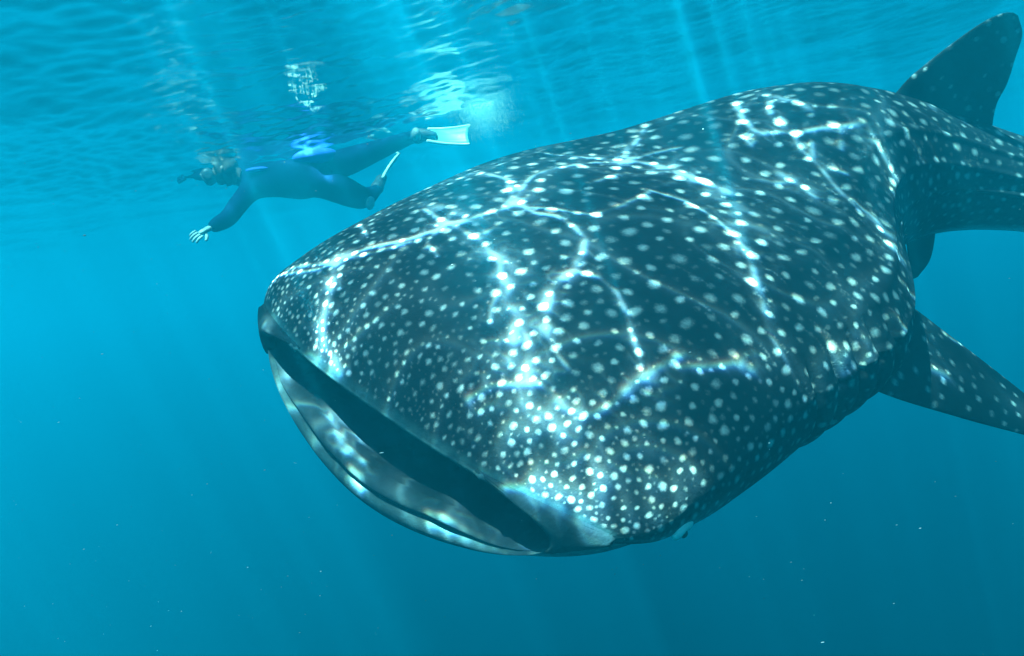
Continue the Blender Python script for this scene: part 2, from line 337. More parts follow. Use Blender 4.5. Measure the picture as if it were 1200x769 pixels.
def sizes(s):
    bl = np.exp(-((s-.43)/.065)**2)                         # the belly hangs a little fuller ahead of the pelvic fins
    return (interp(s, kn, W0)*np.exp(interp(s, mk, P[9:16]))*TL*(1+.10*bl), interp(s, kn, U0)*np.exp(interp(s, mk, P[16:23]))*TL,
            interp(s, kn, D0)*np.exp(interp(s, mk, P[23:30]))*TL*(1+.22*bl))
SW_ = P[30] * TL
SW2, SW3 = 0.1798, 2.864                         # the corners of the snout are swept back
JAW = (.11348, .20904, 1.2, 1.122, .8708, .0207)
def mouth_curve(th):              # rim of the open mouth: straight upper lip, bowed lower lip
    w, u, d = (float(q[0]) for q in sizes(np.array([0.])))
    c, s = np.cos(th), np.sin(th)
    Y = np.sign(c)*np.abs(c)**.85
    up = np.stack([-SW_*np.abs(Y)**3-SW2*np.abs(Y)**SW3, w*Y, u*s], -1)
    fw, gap, ex, a, ys, yo = JAW
    q = np.abs(np.minimum(s, 0))
    b = smooth01((np.abs(c) - .87) / .10)[:, None]          # the jaw closes against the upper lip short of the snout's corners
    cj = np.clip(c/.945, -1, 1); qj = np.sqrt(1-cj**2)*(s < 0)
    lo = np.stack([-SW_*np.abs(cj)**3 - SW2*np.abs(cj*ys)**SW3 + fw*qj**a - .03, w*ys*np.sign(c)*np.abs(cj)**ex + yo*qj, -gap*qj**a - .012], -1)
    shut = np.stack([-SW_*np.abs(Y)**3-SW2*np.abs(Y)**SW3, w*Y, -u*s*0 + u*q - .010*(q > 0)], -1)
    lo = lo*(1-b) + shut*b
    return np.where((s >= 0)[:, None], up, lo)
def shell(s, th):
    """outer skin at stations s (n) and angles th (m): shark-frame points (n,m,3)"""
    w, u, d = sizes(s); c, sn = np.cos(th), np.sin(th)
    Y = np.sign(c)*np.abs(c)**.85
    y = w[:, None]*Y; z = np.where(sn > 0, u[:, None]*sn, d[:, None]*sn)
    # ridges along back and flanks
    rid = np.zeros_like(z)
    for a0, amp, wd in ((math.pi/2, .014, .08), (math.pi/2-.62, .013, .06), (math.pi/2+.62, .013, .06), (math.pi/2-1.0, .012, .06), (math.pi/2+1.0, .012, .06), (math.pi/2-1.32, .012, .04), (math.pi/2+1.32, .012, .04)):
        am = amp*smooth01((s-.10)/.14)*smooth01((.86-s)/.2)
        e = (th-a0)/wd
        rid += am[:, None]*(np.exp(-e**2) - .35*np.exp(-(e/2.2)**2))[None, :]
    # gill slits in front of the pectoral fin, on both flanks
    lat = np.minimum(np.abs((th + .05 + math.pi) % (2*math.pi) - math.pi), np.abs((th - math.pi - .05 + math.pi) % (2*math.pi) - math.pi))
    gl = np.zeros_like(z)
    for k in range(5):
        s0 = .150 + k*.0185
        gl += np.exp(-((s[:, None] - s0 - .012*lat[None, :]**2)/.0022)**2) - .55*np.exp(-((s[:, None] - s0 - .008 - .012*lat[None, :]**2)/.006)**2)
    gl *= smooth01((.62 - lat)/.25)[None, :]
    nrm_y = np.where(True, Y, 0)[None, :]*np.ones_like(z); nrm_z = sn[None, :]*np.ones_like(z)
    off = rid - .020*gl
    y = y + off*nrm_y; z = z + off*nrm_z
    cpt, f, l, up = spine(s)
    dx = -(SW_*np.exp(-s/.06))[:, None]*np.abs(Y)**3 - (SW2*np.exp(-s/.045))[:, None]*np.abs(Y)**SW3
    Q = cpt[:, None, :] + f[:, None, :]*dx[..., None] + l[:, None, :]*y[..., None] + up[:, None, :]*z[..., None]
    # open mouth: pull the front of the lower half onto the lower lip
    base0 = np.stack([-SW_*np.abs(Y)**3-SW2*np.abs(Y)**SW3, w[0]*Y, np.where(sn > 0, u[0]*sn, d[0]*sn)], -1)
    delta = mouth_curve(th) - base0
    k = (1 - smooth01(s/.085))
    return Q + k[:, None, None]*delta[None]
sg = axis((0, .012, .0005), (.012, .30, .00075), (.30, .58, .0012), (.58, 1, .01))
tg = np.concatenate([axis((-.75, 3.5, .0082)), np.linspace(3.5, 2*math.pi-.75, 70)[1:-1]])
NS, NTH = len(sg), len(tg)
Q = shell(sg, tg)
iS = lambda s: int(np.clip(np.searchsorted(sg, s), 0, NS-1))
iT = lambda a: int(np.argmin(np.abs((tg - a + math.pi) % (2*math.pi) - math.pi)))
# --- markings: pale spots, laid out by dart throwing on the skin
spot = np.zeros((NS, NTH), np.float32)
sgrad = np.linalg.norm(np.diff(Q[:, iT(math.pi/2)], axis=0), axis=1); sgrad = np.append(sgrad, sgrad[-1])
def darts(n, spacing, existing, minr, jit=.12):
    pts = list(existing); P3 = np.zeros((9000, 3)); RR = np.zeros(9000); cnt = 0
    for p in existing: P3[cnt] = p[3]; RR[cnt] = p[2]; cnt += 1
    new = []
    for _ in range(n):
        s = rng.random()**1.5*.78; a = rng.uniform(-.95, math.pi+.6)
        i, j = iS(s), iT(a); c = Q[i, j]
        sp = spacing(s, a)
        if sp <= 0: continue
        d = np.linalg.norm(P3[:cnt] - c, axis=1) - minr(RR[:cnt], sp) if cnt else np.array([1.])
        if d.min() < 0: continue
        r = sp*rng.uniform(1-jit, 1+jit)
        P3[cnt] = c; RR[cnt] = r; cnt += 1; new.append((i, j, r, c))
    return new
def main_sp(s, a):
    side = abs(math.cos(a))**2.5
    b = np.interp(s, [0, .006, .02, .05, .09, .16, .3, .5, .7], [.024, .023, .027, .039, .062, .080, .092, .082, .068])
    fr = np.interp(s, [0, .1, .3], [.06, .50, .48])
    return b*(1 - fr*side)
big = darts(42000, main_sp, [], lambda rr, sp: (rr+sp)*.5)
small = darts(50000, lambda s, a: main_sp(s, a)*.6, big, lambda rr, sp: (rr+sp)*.43)
def paint(i, j, r, val, el=1., rot=0.):
    c = Q[i, j]
    ki = int(r*1.7/max(sgrad[i], 1e-4))+2
    dj = np.linalg.norm(Q[i, (j+1) % NTH]-c); kj = int(r*1.7/max(dj, 1e-4))+2
    i0, i1 = max(i-ki, 0), min(i+ki+1, NS); js = np.arange(j-kj, j+kj+1) % NTH
    D = Q[i0:i1][:, js] - c
    e1 = Q[min(i+1, NS-1), j]-Q[max(i-1, 0), j]; e1 /= np.linalg.norm(e1)+1e-9
    al = D@e1; tot = np.sqrt(np.maximum((D**2).sum(-1)-al**2, 0))
    an = math.atan2
    d = np.sqrt((al*el)**2+(tot/el)**2)/r
    ang = np.arctan2(tot, al); d = d*(1+.10*np.sin(2*ang+rot)+.04*np.sin(3*ang+2.3*rot))
    v = val*np.clip(1.5-d, 0, 1)**1.2*1.0
    v = val*smooth01((1.95-d)/1.85)
    sub = spot[i0:i1]; cur = sub[:, js]; sub[:, js] = np.maximum(cur, v)
for (i, j, r, c) in big:
    paint(i, j, max(.0058, .0074+(r-.026)*.20)*rng.uniform(.7, 1.25), rng.uniform(.5, 1), rng.uniform(.86, 1.04), rng.random()*6.28)
for (i, j, r, c) in small:
    paint(i, j, r*rng.uniform(.22, .34), rng.uniform(.16, .5), rng.uniform(.8, 1.1), rng.random()*6.28)
# thin pale bars across the flanks, behind the head
for _ in range(420):
    s = rng.uniform(.12, .7); a = math.pi/2 + rng.choice([-1, 1])*rng.uniform(.5, 1.5); i = iS(s); j0 = iT(a)
    for k in range(int(rng.integers(8, 26))):
        jj = (j0+k) % NTH; ii = min(NS-1, i+int(2*math.sin(k*.2)))
        spot[ii-2:ii+3, jj] = np.maximum(spot[ii-2:ii+3, jj], rng.uniform(.4, 1.3)*np.array([.08, .2, .26, .2, .08])[:, None][:len(spot[ii-2:ii+3, jj]), 0])
TH = tg[None, :]; SS = sg[:, None]
down = np.abs((TH + math.pi/2 + math.pi) % (2*math.pi) - math.pi)      # 0 at the belly line
pale = smooth01((1.12 - down)/.38)*np.ones((NS, NTH))
dist0 = np.linalg.norm(Q - Q[0:1], axis=-1)
lip = smooth01((.032-dist0)/.024)                                       # spotless greyish band along the lips
upper = smooth01((np.sin(TH)+.05)/.1)*np.ones((NS, NTH))
spot *= 1-.92*lip
lipc = np.maximum(lip*.55, (1-upper)*smooth01((.10-SS)/.04))
pale = np.maximum(pale, (1-upper)*smooth01((.09-SS)/.05)*.15)
gillk = np.zeros((NS, NTH))
marks = np.stack([spot, pale, lipc, np.ones_like(spot)], -1)
# --- lips roll inwards, then the mouth lining
MC = mouth_curve(tg)
tan = np.roll(MC, -1, 0)-np.roll(MC, 1, 0); tan[:, 0] = 0; tan /= np.linalg.norm(tan, axis=1)[:, None]+1e-9
inw = np.stack([0*tan[:, 0], -tan[:, 2], tan[:, 1]], -1)
cen = np.array([0, 0, -.06]); flip = np.sign(((cen-MC)*inw).sum(1)); inw *= np.where(flip == 0, 1, flip)[:, None]
kk = np.hanning(25); kk /= kk.sum()
def circ(a): return np.stack([np.convolve(np.concatenate([a[-12:, i], a[:, i], a[:12, i]]), kk, 'valid') for i in range(a.shape[1])], -1)
inw = circ(inw)
low = smooth01((-np.sin(tg)+.0)/.35)                                    # 1 on the lower jaw
gapk = .06+.94*smooth01((.88-np.abs(np.cos(tg)))/.45)
def ring(fw_lo, in_lo, fw_up, in_up):
    fw = fw_lo*low+fw_up*(1-low); b = (in_lo*low+in_up*(1-low))*gapk
    r = MC+inw*b[:, None]; r[:, 0] += fw; return r
lipr = [ring(*q) for q in ((.008, .004, .003, .001), (.016, .016, .005, .005), (.019, .030, .004, .010), (.015, .044, -.002, .014), (.004, .053, -.01, .016), (-.008, .056, -.016, .016))]
lin = [ring(*q) for q in ((-.008, .056, -.016, .016), (-.008, .062, -.024, .015), (.002, .070, -.035, .012), (.001, .080, -.06, .010), (-.008, .090, -.1, .008), (-.045, .096, -.14, .006), (-.060, .084, -.15, .012), (-.070, .097, -.16, .006), (-.095, .080, -.17, .014), (-.105, .096, -.18, .006), (-.15, .076, -.19, .014), (-.165, .092, -.2, .004))]
wob = np.convolve(np.concatenate([rng.normal(size=NTH)]*3), np.hanning(9)/1.75, 'same')[NTH:2*NTH]
wob2 = np.convolve(np.concatenate([rng.normal(size=NTH)]*3), np.hanning(31)/6, 'same')[NTH:2*NTH]
for q, r in enumerate(lipr): r += inw*(wob2*.0016*low)[:, None]; r[:, 0] += wob2*.002*low*math.sin(q)
for q, r in enumerate(lin): r += inw*((wob*.0012*(q > 1)+wob2*.0018)*low)[:, None]; r[:, 0] += wob*.0018*low*(q > 1)
last = lin[-1]; c0 = last.mean(0)
for x, k in ((-.22, .96), (-.34, .9), (-.5, .78), (-.7, .6), (-.9, .35), (-.95, .05)):
    r = c0+(last-c0)*np.array([0, k, k]); r[:, 0] = x+.5*(last[:, 0]-c0[0])*max(0, k-.4); r[:, 2] -= .05*(1-k); lin.append(r)
NL = len(lipr)
lip3 = np.array(lipr)[::-1]                                              # inside -> rim
BV = np.concatenate([lip3, Q], 0)
lm = np.zeros((NL, NTH, 4)); lm[..., 3] = 1; lm[..., 2] = 1; lm[..., 1] = (low*.05)[None]
marks = np.concatenate([lm, marks], 0)
bodyV = [pose(BV).reshape(-1, 3)]; bodyF = [grid_faces(NL+NS, NTH, True)]; bodyA = [marks.reshape(-1, 4)]
nv = (NL+NS)*NTH
# --- fins: lofted aerofoil sections from a root line out to the tip, rooted inside the trunk
def fin(lead, trail, thick, nu=60, nc=40, flare=.0, spots=0, spot_r=.02, palev=0., nrm=None):
    """lead/trail: (n,3) control points root->tip in shark frame; thick: root thickness"""
    global nv
    lead, trail = np.array(lead, float), np.array(trail, float)
    u = np.linspace(0, 1, nu); kx = np.linspace(0, 1, len(lead))
    Lp = np.stack([interp(u, kx, lead[:, i]) for i in range(3)], -1); Tp = np.stack([interp(u, kx, trail[:, i]) for i in range(3)], -1)
    v = (1-np.cos(np.linspace(0, math.pi, nc)))/2
    prof = 1.9*(np.sqrt(v)*(1-v)**.85)
    n = np.cross(Tp-Lp, np.gradient(Lp+Tp, axis=0)); n /= np.linalg.norm(n, axis=1)[:, None]+1e-9
    tk = thick*(1-.93*u**.8)*(1+flare*np.exp(-u/.07)); tk *= np.sqrt(np.clip(1-u**10, 0, 1))
    mid = Lp[:, None]+(Tp-Lp)[:, None]*v[None, :, None]
    top = mid+n[:, None]*(tk[:, None]*prof[None])[..., None]/2; bot = mid-n[:, None]*(tk[:, None]*prof[None])[..., None]/2
    V = np.concatenate([top, bot[:, ::-1][:, 1:-1]], 1); m = V.shape[1]
    sp = np.zeros((nu, m))
    area = []
    for _ in range(9000):
        if len(area) >= spots: break
        a, b = rng.random(), rng.integers(0, m); c = V[int(a*(nu-1)), b]
        if all(np.linalg.norm(c-q) > spot_r*3.2 for q, _ in area): area.append((c, spot_r*rng.uniform(.55, 1.1)))
    for c, r in area:
        d = np.linalg.norm(V-c, axis=-1)/r; sp = np.maximum(sp, rng.uniform(.4, .95)*smooth01((1.45-d)/.9))
    A = np.zeros((nu, m, 4)); A[..., 0] = sp; A[..., 1] = palev; A[..., 3] = 1
    bodyV.append(pose(V).reshape(-1, 3)); bodyF.append(grid_faces(nu, m, True, nv)); bodyA.append(A.reshape(-1, 4)); nv += nu*m
def skin(s, a): return shell(np.array([0., s]), np.array([a]))[1, 0]
def offp(s, a, f=0., l=0., u=0.):
    c, F_, L_, U_ = (q[0] for q in spine(np.array([s]))); return skin(s, a)+F_*f+L_*l+U_*u
H = math.pi/2
# first dorsal fin
def dq(f, u): return offp(.547, H, f, 0, u)
fin([dq(.54, -.06), dq(.45, .143), dq(.394, .227), dq(.302, .34), dq(.214, .433), dq(.142, .48), dq(.10, .487)],
    [dq(-.05, -.12), dq(-.01, -.02), dq(.015, .094), dq(.007, .191), dq(.016, .30), dq(.028, .404), dq(.077, .477)], .085, nu=90, nc=50, flare=.9, spots=60, spot_r=.014)
# pectoral and pelvic fins
for sgn in (1, -1):
    aa = -.35 if sgn > 0 else math.pi+.35
    def pp(s, f=0., l=0., u=0., aa=aa, sgn=sgn): return offp(s, aa, f, sgn*l, u)
    tip, rf, rr_ = pp(.26, -.58, .69, -.41), pp(.228, 0, .01, -.005), pp(.325, 0, -.01, .04)
    mixp = lambda q, k, u: q+(tip-q)*k+np.array([0, 0, u])
    fin([pp(.224, .02, -.16, .06), rf, mixp(rf, .33, -.004), mixp(rf, .66, .01), mixp(rf, .88, .012), tip],
        [pp(.312, -.02, -.16, .06), rr_, mixp(rr_, .33, .012), mixp(rr_, .66, .012), mixp(rr_, .9, 0), tip+np.array([-.02, 0, 0])], .12, nu=90, nc=60, flare=.6, spots=170, spot_r=.015)
    pa = -.7 if sgn > 0 else math.pi+.7
    def pq(s, f=0., l=0., u=0., pa=pa, sgn=sgn): return offp(s, pa, f, sgn*l, u)
    fin([pq(.470, 0, -.04, .05), pq(.474, 0, .0, -.03), pq(.484, 0, .02, -.15), pq(.494, 0, .02, -.215)], [pq(.505, 0, -.04, .05), pq(.506, 0, .0, -.02), pq(.507, 0, .02, -.13), pq(.500, 0, .02, -.21)], .04, nu=30, nc=20)
# second dorsal, anal and tail fins
fin([offp(.70, H, 0, 0, -.05), offp(.715, H, 0, 0, .08), offp(.735, H, 0, 0, .18)], [offp(.74, H, 0, 0, -.05), offp(.742, H, 0, 0, .06), offp(.748, H, 0, 0, .17)], .05, nu=24, nc=20)
fin([offp(.72, -H, 0, 0, .05), offp(.735, -H, 0, 0, -.06), offp(.75, -H, 0, 0, -.13)], [offp(.755, -H, 0, 0, .05), offp(.757, -H, 0, 0, -.05), offp(.762, -H, 0, 0, -.12)], .04, nu=24, nc=20)
fin([offp(.90, H, 0, 0, -.06), offp(.95, H, 0, 0, .2), offp(1., H, -.1, 0, .55), offp(1., H, -.35, 0, .95)], [offp(.998, H, 0, 0, -.06), offp(1., H, -.06, 0, .2), offp(1., H, -.22, 0, .5), offp(1., H, -.42, 0, .93)], .06, nu=40, nc=24)
fin([offp(.92, -H, 0, 0, .05), offp(.95, -H, 0, 0, -.15), offp(1., -H, -.05, 0, -.45)], [offp(.998, -H, 0, 0, .05), offp(1., -H, -.05, 0, -.12), offp(1., -H, -.15, 0, -.43)], .05, nu=30, nc=24)
# skin material
t = NT('shark_skin'); o = t.pos(); ch = t.sep(t.attr('marks').outputs['Color'])
n_f = t.noise(o, 120., 3., .65); n_m = t.noise(o, 14., 5., .6); n_l = t.noise(o, 3.2, 4.)
sv = t.math('ADD', ch[0], t.math('MULTIPLY', t.math('SUBTRACT', n_f, .5), .6))
sv = t.math('MULTIPLY', t.rng(sv, .06, 1.05), t.rng(ch[0], .03, .25))
dark = t.mix(n_m, (.003, .006, .009), (.013, .019, .024)); dark = t.mix(t.rng(n_l, .45, .75), dark, (.012, .018, .021))
lipcol = t.mix(t.rng(n_m, .3, .7), (.010, .034, .042), (.045, .105, .105)); lipcol = t.mix(t.math('MULTIPLY', t.rng(n_f, .45, .7), .5), lipcol, (.02, .05, .06))
base = t.mix(ch[2], dark, lipcol)
base = t.mix(ch[1], base, t.mix(n_m, (.40, .44, .43), (.62, .65, .62)))
base = t.mix(t.math('MULTIPLY', sv, .95), base, t.mix(n_f, (.20, .24, .23), (.37, .41, .38)))
t.principled(base, .65, .06, t.bump(t.math('ADD', t.math('MULTIPLY', n_f, .4), n_m), .5, .008))
SKIN = t.m
shark = empty('whale_shark', pose(np.array([-1.2, 0, 0.])), label='huge dark whale shark covered in pale spots, mouth half open', category='whale shark')
body = mesh('body', np.concatenate(bodyV), np.concatenate(bodyF), SKIN, shark, attrs={'marks': np.concatenate(bodyA)})
t = NT('mouth_lining'); o = t.pos(); a = t.noise(o, 30., 5.); b_ = t.noise(o, 6., 3.)
c = t.mix(a, (.02, .055, .062), (.075, .13, .13)); ch = t.sep(t.attr('marks').outputs['Color'])
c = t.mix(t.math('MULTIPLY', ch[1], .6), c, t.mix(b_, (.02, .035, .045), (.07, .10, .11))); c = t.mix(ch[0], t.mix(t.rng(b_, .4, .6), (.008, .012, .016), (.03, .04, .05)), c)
t.principled(c, .7, .06, t.bump(a, .5, .008))
LN = np.array(lin); lv = np.zeros(LN.shape[:2]+(4,)); lv[..., 3] = 1
lv[:, :, 1] = (.5+.5*np.tanh(wob*1.3))[None]
lv[:, :, 0] = np.interp(np.arange(len(lin)), [0, 2, 4, 5, 7, 12], [.75, .6, .4, .25, .1, 0])[:, None]*(.15+.85*low)[None]  # lining darkens inwards: the throat's shade put into its colour
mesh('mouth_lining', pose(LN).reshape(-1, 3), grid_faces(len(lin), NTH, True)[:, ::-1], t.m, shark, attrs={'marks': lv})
def ico(c, r, sub=3, scale=(1, 1, 1)):
    bm = bmesh.new(); bmesh.ops.create_icosphere(bm, subdivisions=sub, radius=1)
    V = np.array([v.co[:] for v in bm.verts])*np.array(scale)*r+np.array(c); F = np.array([[v.index for v in f.verts] for f in bm.faces]); bm.free(); return V, F
lid_m = plain('eyelid_skin', (.50, .54, .50), .5, .2, 60)
eye_m = plain('eye_black', (.012, .014, .016), .15, .2, 60, .5)
for sgn in (1, -1):
    a = -.08 if sgn > 0 else math.pi+.08
    c = offp(.042, a, 0, -.004*sgn, -.004)
    V, F = ico(c+np.array([0, .003*sgn, -.013]), .013)
    e = mesh('eye', pose(V), F, eye_m, shark)
    V, F = ico(c, .034, 4, (1.25, .5, .7))
    rr = np.hypot((V[:, 0]-c[0])/1.2, V[:, 2]-c[2]+.012); out = sgn*(V[:, 1]-c[1])
    V[:, 1] -= sgn*.016*np.exp(-(rr/.012)**2)*(out > 0)
    mesh('eyelid', pose(V)-np.array(shark.location), F, lid_m).parent = e
for sgn in (1, -1):               # fold of skin that closes the corner of the mouth
    ths = np.linspace(math.acos(.45), 0.0, 22); ths = ths if sgn > 0 else math.pi-ths
    A_ = mouth_curve(ths); kth = -math.acos(.875) if sgn > 0 else math.pi+math.acos(.875)
    K = mouth_curve(np.array([kth]))[0]; tt = np.linspace(0, 1, 22); B_ = np.zeros_like(A_)
    for q, t_ in enumerate(tt):
        B_[q] = A_[q]+(K-A_[q])*(t_/.62)**2.2 if t_ < .62 else K+(A_[-1]-K)*((t_-.62)/.38)
    B_[:, 2] -= .004*np.minimum(1, tt*5); gr = []
    for v_ in np.linspace(0, 1, 9):
        L3 = A_+(B_-A_)*v_; L3[:, 0] += .016*min(1, v_*3)*np.minimum(1, tt*4)+.02*math.sin(math.pi*v_)*np.sin(math.pi*tt)-.03*(v_ > .95)-.004*(v_ == 0); L3[:, 2] += .003*np.sin(v_*14)*np.sin(math.pi*tt)
        gr.append(L3)
    gr = np.array(gr); am = np.zeros((9, 22, 4)); am[..., 2] = (.45 if sgn > 0 else .12)*np.linspace(.4, 1, 9)[:, None]; am[..., 3] = 1
    fold = mesh('lip_fold', pose(gr).reshape(-1, 3), grid_faces(9, 22), SKIN, shark, attrs={'marks': am})
    sol = fold.modifiers.new('thickness', 'SOLIDIFY'); sol.thickness = .008; sol.offset = 0
for sgn in (1, -1):               # nostril flaps tucked under the upper lip
    j = int(np.argmin(np.abs(MC[:, 1]-sgn*.40)+9*(np.sin(tg) < 0)))
    V, F = ico(MC[j]+np.array([.004, 0, -.004]), .017, 3, (.5, 1.5, .4))
    V += .003*np.sin(V[:, 1:2]*190)*np.array([1, 0, 1])
    mesh('nostril_flap', pose(V), F, plain('nostril_skin', (.025, .065, .07), .7, .4, 50), shark)
# ------------------------------------------------------------------ the snorkeller at the surface
def skin_mesh(chains, sub=2):
    """chains: lists of (point, radius); the first vertex of the first chain is the root. Returns evaluated verts, faces."""
    me = bpy.data.meshes.new('skeleton'); vs, es, rs, idx = [], [], [], {}
    for ch in chains:
        prev = None
        for p, r in ch:
            key = tuple(np.round(p, 5))
            if key not in idx: idx[key] = len(vs); vs.append(tuple(p)); rs.append(r)
            if prev is not None: es.append((prev, idx[key]))
            prev = idx[key]
    me.from_pydata(vs, es, []); o = bpy.data.objects.new('skeleton', me); COL.objects.link(o)
    m = o.modifiers.new('skin', 'SKIN'); m.use_smooth_shade = True; m.branch_smoothing = .6
    for i, v in enumerate(me.skin_vertices[0].data):
        q = rs[i]; v.radius = q if isinstance(q, tuple) else (q, q); v.use_root = (i == 0)
    sb = o.modifiers.new('sub', 'SUBSURF'); sb.levels = sub; sb.render_levels = sub
    dg = bpy.context.evaluated_depsgraph_get(); ev = o.evaluated_get(dg); em = ev.to_mesh()
    V = np.array([v.co[:] for v in em.vertices]); F = [list(p.vertices) for p in em.polygons]
    ev.to_mesh_clear(); bpy.data.objects.remove(o); bpy.data.meshes.remove(me)
    return V, F
person = empty('person', at(345, 212, 5.98), label='snorkeller in a dark wetsuit and fins swimming face down just under the surface', category='person')
J = {k: at(*v) for k, v in dict(pelvis=(372, 207, 6.0), waist=(342, 211, 5.97), chest=(308, 211, 5.93), neck=(284, 209, 5.9), head=(262, 201, 5.87), crown=(248, 198, 5.85),
     shl=(292, 221, 5.80), ell=(267, 257, 5.66), wrl=(245, 268, 5.56), shr=(290, 204, 6.08), elr=(258, 205, 6.22), wrr=(226, 206, 6.32),
     hipl=(384, 215, 5.93), knl=(426, 234, 6.06), anl=(440, 224, 6.42), tol=(444, 216, 6.52), hipr=(384, 198, 6.04), knr=(432, 180, 5.86), anr=(482, 161, 5.62), tor=(497, 158, 5.58)).items()}
L_ = lambda a, b, k: J[a]+(J[b]-J[a])*k
fwd = J['head']-J['neck']; fwd /= np.linalg.norm(fwd)
dn = np.array([0, 0, -1.]); dn -= fwd*(dn@fwd); dn /= np.linalg.norm(dn)
face = (dn*.8+fwd*.6); face /= np.linalg.norm(face)
side = np.cross(fwd, dn)
chains = [
    [(J['pelvis'], (.15, .145)), (J['waist'], (.145, .15)), (J['chest'], (.165, .17)), (J['neck'], .075), (L_('neck', 'head', .55), .075), (J['head'], (.095, .095)), (J['crown'], .07)],
    [(J['chest'], (.165, .17)), (J['shl'], .085), (L_('shl', 'ell', .5), .068), (J['ell'], .06), (L_('ell', 'wrl', .5), .055), (J['wrl'], .038)],
    [(J['chest'], (.165, .17)), (J['shr'], .085), (L_('shr', 'elr', .5), .06), (J['elr'], .052), (J['wrr'], .036)],
    [(J['pelvis'], (.15, .145)), (J['hipl'], .13), (L_('hipl', 'knl', .5), .108), (J['knl'], .084), (L_('knl', 'anl', .4), .068), (J['anl'], .045), (J['tol'], .038)],
    [(J['pelvis'], (.15, .145)), (J['hipr'], .13), (L_('hipr', 'knr', .5), .105), (J['knr'], .082), (L_('knr', 'anr', .4), .066), (J['anr'], .045), (J['tor'], .038)]]
V, F = skin_mesh(chains)
allV, allF, mats = [V], list(F), []
def hand(wr, el, palm_dir, spread):
    d = wr-el; d /= np.linalg.norm(d); sdv = np.cross(d, palm_dir); sdv /= np.linalg.norm(sdv); pn = np.cross(sdv, d)
    k1 = wr+d*.045; k2 = wr+d*.085
    out = [[(wr-d*.02, (.030, .022)), (k1, (.042, .018)), (k2, (.040, .016))]]
    for q, (o, ln) in enumerate(((-.032, .066), (-.011, .078), (.011, .074), (.031, .058))):
        b = k2+sdv*o-d*.012; e1 = b+(d+sdv*o*spread)*ln*.5-pn*.004; e2 = e1+(d*.8-pn*.5+sdv*o*spread)*ln*.32; e3 = e2+(d*.5-pn*.8)*ln*.25
        out.append([(b, .0105), (e1, .0095), (e2, .0085), (e3, .007)])
    b = k1-sdv*.03; out.append([(b+sdv*.01, .014), (b-sdv*.03+d*.02, .012), (b-sdv*.045+d*.045-pn*.008, .009)])
    return out
for a, b in (('wrl', 'ell'), ('wrr', 'elr')):
    for ch in hand(J[a], J[b], np.array([.2, -.7, .6]), 2.5):
        v, f = skin_mesh([ch], 1); n0 = sum(len(q) for q in allV); allV.append(v); allF += [[i+n0 for i in p] for p in f]
# nose, chin and ears
hd = J['head']
for c, r, scl in ((hd+face*.098, .017, (1, 1, 1)), (hd+face*.075-fwd*.05, .035, (1, 1, 1)), (hd+side*.09, .026, (.6, 1, 1)), (hd-side*.09, .026, (.6, 1, 1))):
    v, f = ico(c, r, 2, scl); n0 = sum(len(q) for q in allV); allV.append(v); allF += [[int(i)+n0 for i in p] for p in f]
V = np.concatenate(allV)
cen = np.array([V[p].mean(0) for p in allF])
mi = np.zeros(len(allF), int)
mi[(np.linalg.norm(cen-hd, axis=1) < .15) & ((cen-J['neck'])@fwd > .02)] = 1
for w_, e_ in (('wrl', 'ell'), ('wrr', 'elr')):
    d = J[w_]-J[e_]; d /= np.linalg.norm(d); mi[((cen-J[w_])@d > -.005) & (np.linalg.norm(cen-J[w_], axis=1) < .26)] = 2 if w_ == 'wrl' else 0
suit = plain('wetsuit', (.002, .007, .022), .85, .5, 25, .0); flesh = plain('skin', (.12, .08, .06), .5, .2, 30); glove = plain('pale_glove', (.13, .16, .15), .6, .4, 60)
mesh('body', V, allF, [suit, flesh, glove], person, mat_index=mi)
# hair, mask
v, f = ico(hd+fwd*.01, .108, 4, (1, 1, 1))
hn = np.array([math.sin(17*a[0]+9*a[1])*math.sin(23*a[2]+5*a[0])+.5*math.sin(61*a[0])*math.sin(57*a[1]) for a in (v-hd)*3])
v = hd+fwd*.01+(v-hd-fwd*.01)*(1+.06*hn)[:, None]
keep = [p.tolist() for p in f if ((v[p].mean(0)-hd)@face) < .035]
mesh('hair', v, keep, plain('dark_hair', (.03, .024, .02), .6, .4, 60), person)
v, f = ico(np.zeros(3), 1, 3); mk_ = hd+face*.085+fwd*.025
B3 = np.stack([side*.085, np.cross(face, side)*.05, face*.04]); v = mk_+np.clip(v*1.25, -1, 1)@B3
dm = mesh('dive_mask', v, f, plain('mask_rubber', (.02, .03, .035), .5, .2, 40), person)
v2, f2 = ico(np.zeros(3), 1, 3); v2 = mk_+face*.036+np.clip(v2*1.3, -1, 1)@np.stack([side*.072, np.cross(face, side)*.038, face*.008])
mesh('lens', v2-np.array(person.location), f2, plain('mask_glass', (.06, .09, .10), .12, .1, 5, .3)).parent = dm
# blue panels of the suit, pale knee patch
def patch(name, c, ax, r, mat):
    v, f = ico(np.zeros(3), 1, 3); ax = [a/np.linalg.norm(a) for a in ax]
    return mesh(name, c+v@np.stack([ax[0]*r[0], ax[1]*r[1], ax[2]*r[2]]), f, mat, person)
blue = plain('blue_neoprene', (.006, .045, .30), .8, .4, 30)
spn = J['pelvis']-J['waist']; vw = np.array([0, 1., 0]); upv = np.cross(spn, vw)
patch('blue_panel', at(369, 183, 5.90), (spn, upv, vw), (.15, .055, .07), blue)
patch('blue_panel', at(301, 199, 5.80), (spn, upv, vw), (.075, .018, .03), blue)
patch('knee_patch', at(434, 238, 6.02), (np.array([.6, .5, .3]), np.array([0, 0, 1.]), vw), (.04, .045, .03), plain('pale_patch', (.18, .28, .27), .6, .2, 30))
